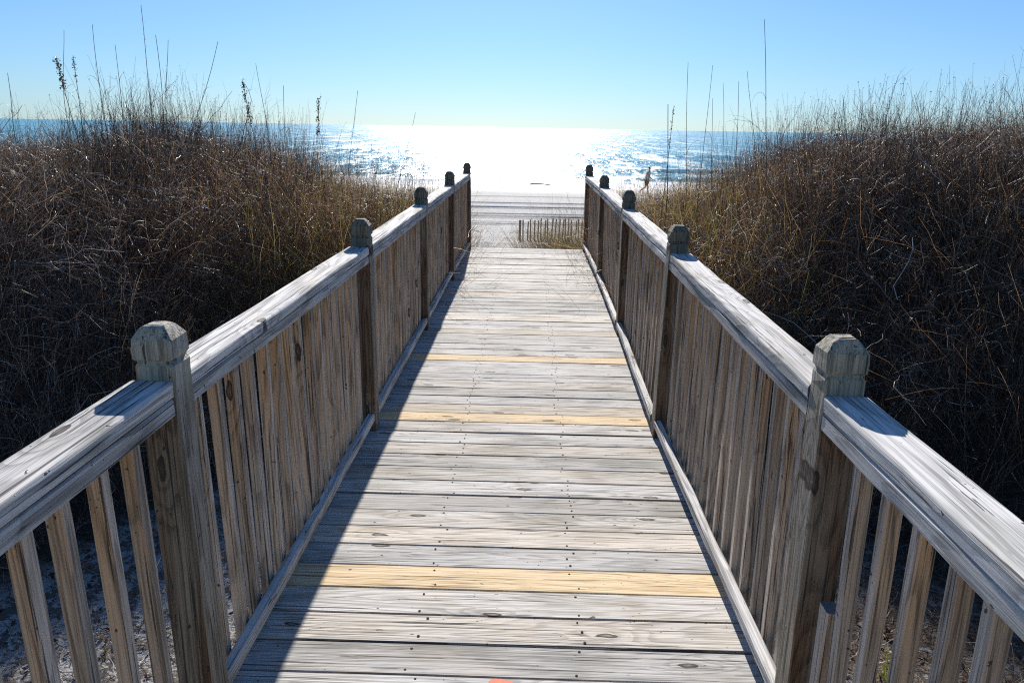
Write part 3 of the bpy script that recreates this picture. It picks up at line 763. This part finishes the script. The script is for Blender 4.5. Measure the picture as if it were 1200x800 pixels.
# ------------------------------------------------------------------ tufts at the seaward end of the boardwalk
def tuft(name, label, specs, cols=[(.26, .18, .07), (.16, .13, .045), (.34, .25, .12), (.12, .075, .04)], w=(3, 3, 2, 2)):
    cx, cy = specs[0][0], specs[0][1]
    parts = []
    for (x, y, nbl, sp, h0, h1) in specs:
        P, p = tuft_parts(x, y, int(nbl * 1.7), sp, h0, h1, cols, w, .22, -.03); nbl = int(nbl * 1.7); parts.append(p)
        k = np.repeat(np.arange(nbl), 2); parts.append(bits(P[k, R.integers(5, 8, len(k))] + R.normal(0, .01, (len(k), 3)), R.uniform(.004, .010, len(k)), pick(len(k), cols, w)))
    V, F_, C = join(parts); z = float(ground_z(cx, cy)); V = V - np.array((cx, cy, z))
    o = link(name, np_mesh(name, V, F_, C), M_brush); o.location = (cx, cy, z)
    return tag(o, label, 'grass tuft')
tuft('grass_tuft', 'thick yellow green grass tuft in front of the sand fence beyond the boardwalk end', [(.52, 12.6, 900, .34, 1.0, 1.62), (.25, 13.0, 420, .3, 1.0, 1.45), (.76, 12.2, 600, .2, 1.2, 1.75), (.0, 13.0, 110, .25, .9, 1.35), (.62, 12.8, 30, .3, 1.8, 2.2)])
tuft('grass_tuft', 'thin dry grass tuft beside the last post of the left railing', [(-1.05, 10.8, 150, .14, .9, 1.45), (-1.15, 11.4, 150, .2, .9, 1.7)], w=(3, 2, 3, 2))
# dry wisps reaching over the last planks
nb_ = 18
P0 = np.stack([R.uniform(.66, .80, nb_), R.uniform(9.2, 10.15, nb_), np.full(nb_, .004)], 1)
D = np.stack([R.normal(-.5, .5, nb_), R.normal(-.2, .6, nb_), R.uniform(.15, .7, nb_)], 1)
P = grow(P0, D, R.uniform(.1, .3, nb_), 7, .15, -.09); P[..., 2] = np.maximum(P[..., 2], .006)
V, F_, C = ribbons(P, np.full(nb_, .0018), np.full(nb_, .0006), pick(nb_, [(.40, .33, .2), (.25, .2, .12)], (2, 1)))
o = link('grass_tuft', np_mesh('wisps', V - np.array((.72, 9.8, 0)), F_, C), M_blade); o.location = (.72, 9.8, 0)
tag(o, 'dry grass wisps lying on the last planks by the right railing', 'grass tuft')

# fallen leaves and twigs on the sand beside the boardwalk
def litter(side):
    n_ = 2600
    X = side * (R.random(n_) * 2.6 + .92); Y = R.random(n_) * 5.0 + 1.4; z = ground_z(X, Y) + .012
    p1 = bits(np.stack([X, Y, z], 1), R.uniform(.010, .026, n_), pick(n_, [(.16, .07, .035), (.10, .06, .04), (.30, .10, .04), (.45, .28, .04), (.06, .045, .035)], (3, 4, 1, .35, 3)))
    m = 6500
    X = side * (R.random(m) * 2.8 + .92); Y = R.random(m) * 5.4 + 1.2; z = ground_z(X, Y) + .01
    D = R.normal(0, 1, (m, 3)); D[:, 2] = np.abs(D[:, 2]) * (.3 if side < 0 else .5)
    P = grow(np.stack([X, Y, z], 1), D, R.uniform(.05, .32, m), 5, .3, -.03); P[..., 2] = np.maximum(P[..., 2], ground_z(P[..., 0], P[..., 1]) + .004)
    p2 = ribbons(P, R.uniform(.001, .0026, m), np.full(m, .0006), pick(m, DEAD, (3, 3, 3, 2, 1.5)))
    V, F_, C = join([p1, p2]); return np_mesh('leaves', V, F_, C)
tag(link('fallen_leaves', litter(-1), M_brush), 'fallen brown and yellow leaves with twigs on the grey sand left of the boardwalk', 'leaf litter', kind='stuff')
tag(link('fallen_leaves', litter(1), M_brush), 'dense brown leaf and twig litter on the ground right of the boardwalk', 'leaf litter', kind='stuff')
# a fresh green blade tuft low on the right, and one on the left
for X, Y, lb in ((1.75, 3.15, 'small bright green grass sprig low behind the right balusters'),):
    tuft('grass_sprig', lb, [(X, Y, 12, .03, .12, .24)], [(.22, .27, .03), (.36, .36, .05)], (1, 1))

# ------------------------------------------------------------------ sand fence
gz = lambda x, y: float(ground_z(x, y))
fe = empty('sand_fence', (-.30, 24.0, gz(-.3, 24)), label='half buried slatted sand fence with a thick end post beyond the boardwalk', cat='fence')
fo = np.array(fe.location)
Lf = Lumber(); Lf.board((0, 0, -.6), (.015, 0, .62), .075, .075, up=(0, 1, 0), tint=(1, 0, 0), ch=.02); Lf.build('fence_post', [M_oldwood], fe)
Ls = Lumber()
for k in range(34):
    x = .13 + k * .107 + rnd.uniform(-.012, .012); zz = gz(fo[0] + x, 24) - fo[2]
    tilt = rnd.uniform(-.03, .03) + (.06 if 7 < k < 12 else 0)
    Ls.board((x, .05, zz - .5), (x + tilt, .05, zz + .60 + rnd.uniform(-.04, .05)), .04, .012, up=(0, 1, 0), ch=.002, seg=4, jit=.004)
Ls.build('slats', [M_oldwood], fe)
for hgt in (.12, .50):
    P = np.array([[(x, .058 + .003 * math.sin(x * 29), hgt + gz(fo[0] + x, 24) - fo[2] + .01 * math.sin(x * 6)) for x in np.linspace(0, 3.7, 60)]])
    V, F_, C = tubes(P, np.array([.004]), np.array([.004]), np.array([(.08, .06, .05)]), 4); link('fence_wire', np_mesh('wire', V, F_, C), M_wire, fe)

# driftwood at the water's edge
P = np.array([[(x, .15 * math.sin(x * 1.7), .05 + .06 * math.sin(x * 2 + .5)) for x in np.linspace(0, 1.7, 14)]])
V, F_, C = tubes(P, np.array([.05]), np.array([.025]), np.array([(.16, .1, .06)]), 8)
w1 = V, F_, C
P = np.array([[(.2, 0, .06), (.12, .05, .2), (.1, .06, .28)]]); w2 = tubes(P, np.array([.03]), np.array([.015]), np.array([(.16, .1, .06)]), 6)
V, F_, C = join([w1, w2]); o = link('driftwood', np_mesh('driftwood', V, F_, C, smooth=True), M_oldwood); o.location = (0.0, 56.6, gz(0, 56.6) + .03)
tag(o, 'brown driftwood branch lying at the edge of the wash', 'driftwood')

# ------------------------------------------------------------------ walking person on the beach
def skin_obj(name, verts, edges, radii, mat, parent, root=0, sub=2):
    me = bpy.data.meshes.new(name); me.from_pydata(verts, edges, []); o = link(name, me, mat, parent)
    md = o.modifiers.new('skin', 'SKIN'); md.use_smooth_shade = True
    for i, r_ in enumerate(radii):
        rr_ = r_ if isinstance(r_, tuple) else (r_, r_)
        me.skin_vertices[0].data[i].radius = rr_; me.skin_vertices[0].data[i].use_root = (i == root)
    sb = o.modifiers.new('sub', 'SUBSURF'); sb.levels = sub; sb.render_levels = sub
    return o
M_skin = flat_mat('skin', (.42, .25, .18), .55, .08, 8); M_hair = flat_mat('dark hair', (.04, .028, .02), .6, .2, 40)
M_shirt = flat_mat('pale shirt', (.46, .42, .40), .8, .1, 20); M_short = flat_mat('brown shorts', (.13, .08, .06), .8, .15, 20)
px, py = 7.36, 49.6
pe = empty('person', (px, py, gz(px, py)), label='person in pale shirt and brown shorts walking along the beach toward the right', cat='person')
# walking to +x; joints in metres
V = [(0, 0, .92), (.02, 0, 1.10), (.05, 0, 1.28), (.08, 0, 1.42), (.10, 0, 1.50), (.12, 0, 1.58), (.13, 0, 1.66),       # 0-6 pelvis..head
     (0, .09, .88), (.10, .10, .50), (.06, .10, .09), (.20, .10, .035),                                                  # 7-10 front leg
     (0, -.09, .88), (-.10, -.10, .50), (-.42, -.10, .26), (-.40, -.10, .14),                                            # 11-14 trailing leg, heel up
     (.08, .19, 1.40), (.0, .22, 1.14), (.12, .23, .93), (.16, .23, .86),                                                # arm
     (.08, -.19, 1.40), (.12, -.22, 1.14), (.30, -.22, 1.0), (.36, -.22, .95)]
E_ = [(0, 1), (1, 2), (2, 3), (3, 4), (4, 5), (5, 6), (0, 7), (7, 8), (8, 9), (9, 10), (0, 11), (11, 12), (12, 13), (13, 14), (3, 15), (15, 16), (16, 17), (17, 18), (3, 19), (19, 20), (20, 21), (21, 22)]
rad = [(.12, .15), (.10, .14), (.11, .16), (.08, .12), .055, .075, .095, .085, .055, .038, .032, .085, .055, .038, .03, .055, .04, .03, .03, .055, .04, .03, .03]
skin_obj('body', V, E_, rad, M_skin, pe)
skin_obj('shirt', [(0, 0, .95), (.02, 0, 1.1), (.05, 0, 1.28), (.08, 0, 1.42), (.08, .19, 1.41), (.03, .21, 1.26), (.08, -.19, 1.41), (.11, -.21, 1.26)],
         [(0, 1), (1, 2), (2, 3), (3, 4), (4, 5), (3, 6), (6, 7)], [(.14, .17), (.125, .16), (.13, .175), (.10, .135), .068, .058, .068, .058], M_shirt, pe)
skin_obj('shorts', [(0, 0, .93), (0, .09, .86), (.07, .10, .60), (0, -.09, .86), (-.07, -.10, .60)], [(0, 1), (1, 2), (0, 3), (3, 4)], [(.14, .165), .105, .08, .105, .08], M_short, pe)
skin_obj('hair', [(.10, 0, 1.63), (.11, 0, 1.70), (.13, 0, 1.73)], [(0, 1), (1, 2)], [.095, .10, .07], M_hair, pe)

# ------------------------------------------------------------------ light, sky, camera
w = bpy.data.worlds.new('World'); SC.world = w; w.use_nodes = True
nt = w.node_tree; nt.nodes.clear()
sky = nt.nodes.new('ShaderNodeTexSky'); sky.sky_type = 'NISHITA'; sky.sun_disc = False
sky.sun_elevation = EL; sky.sun_rotation = -AZ; sky.altitude = 0; sky.air_density = 1.0; sky.dust_density = 0.2; sky.ozone_density = 5
bg = nt.nodes.new('ShaderNodeBackground'); bg.inputs[1].default_value = .052
wo = nt.nodes.new('ShaderNodeOutputWorld'); wb = nt.nodes.new('ShaderNodeMix'); wb.data_type = 'RGBA'; wb.blend_type = 'MULTIPLY'; wb.inputs[0].default_value = 1; wb.inputs[7].default_value = (.86, 1.21, 1.62, 1)
gm = nt.nodes.new('ShaderNodeGamma'); gm.inputs[1].default_value = .82
nt.links.new(sky.outputs[0], gm.inputs[0]); nt.links.new(gm.outputs[0], wb.inputs[6]); nt.links.new(wb.outputs[2], bg.inputs[0]); nt.links.new(bg.outputs[0], wo.inputs[0])
sd = bpy.data.lights.new('sun', 'SUN'); sd.energy = 4.6; sd.angle = math.radians(.55); sd.color = (1, .955, .89)
so = bpy.data.objects.new('sun', sd); COL.objects.link(so)
sv = Vector((-math.sin(AZ) * math.cos(EL), math.cos(AZ) * math.cos(EL), math.sin(EL)))
so.rotation_euler = (-sv).to_track_quat('-Z', 'Y').to_euler(); so.location = (0, 0, 30)

th, roll, yaw, fpx = math.radians(15.55), math.radians(1.02), math.radians(1.13), 900.0
cd = bpy.data.cameras.new('camera'); cam = bpy.data.objects.new('camera', cd); COL.objects.link(cam)
cd.sensor_fit = 'HORIZONTAL'; cd.sensor_width = 36; cd.lens = 36 * fpx / 1200; cd.clip_start = .05; cd.clip_end = 60000
fw = Vector((-math.sin(yaw) * math.cos(th), math.cos(yaw) * math.cos(th), -math.sin(th)))
rt = Vector((math.cos(yaw), math.sin(yaw), 0)); up = rt.cross(fw)
rt2 = rt * math.cos(roll) + up * math.sin(roll); up2 = up * math.cos(roll) - rt * math.sin(roll)
mw = Matrix((rt2, up2, -fw)).transposed().to_4x4(); mw.translation = Vector((0, 0, 1.55)); cam.matrix_world = mw
SC.camera = cam
SC.view_settings.view_transform = 'Standard'; SC.view_settings.look = 'None'; SC.view_settings.exposure = .97; SC.view_settings.gamma = 1
SC.cycles.max_bounces = 5; SC.cycles.diffuse_bounces = 3; SC.cycles.glossy_bounces = 3; SC.cycles.transmission_bounces = 2
SC.cycles.use_denoising = False
SC.cycles.filter_width = 1.15
SC.cycles.sample_clamp_indirect = 6
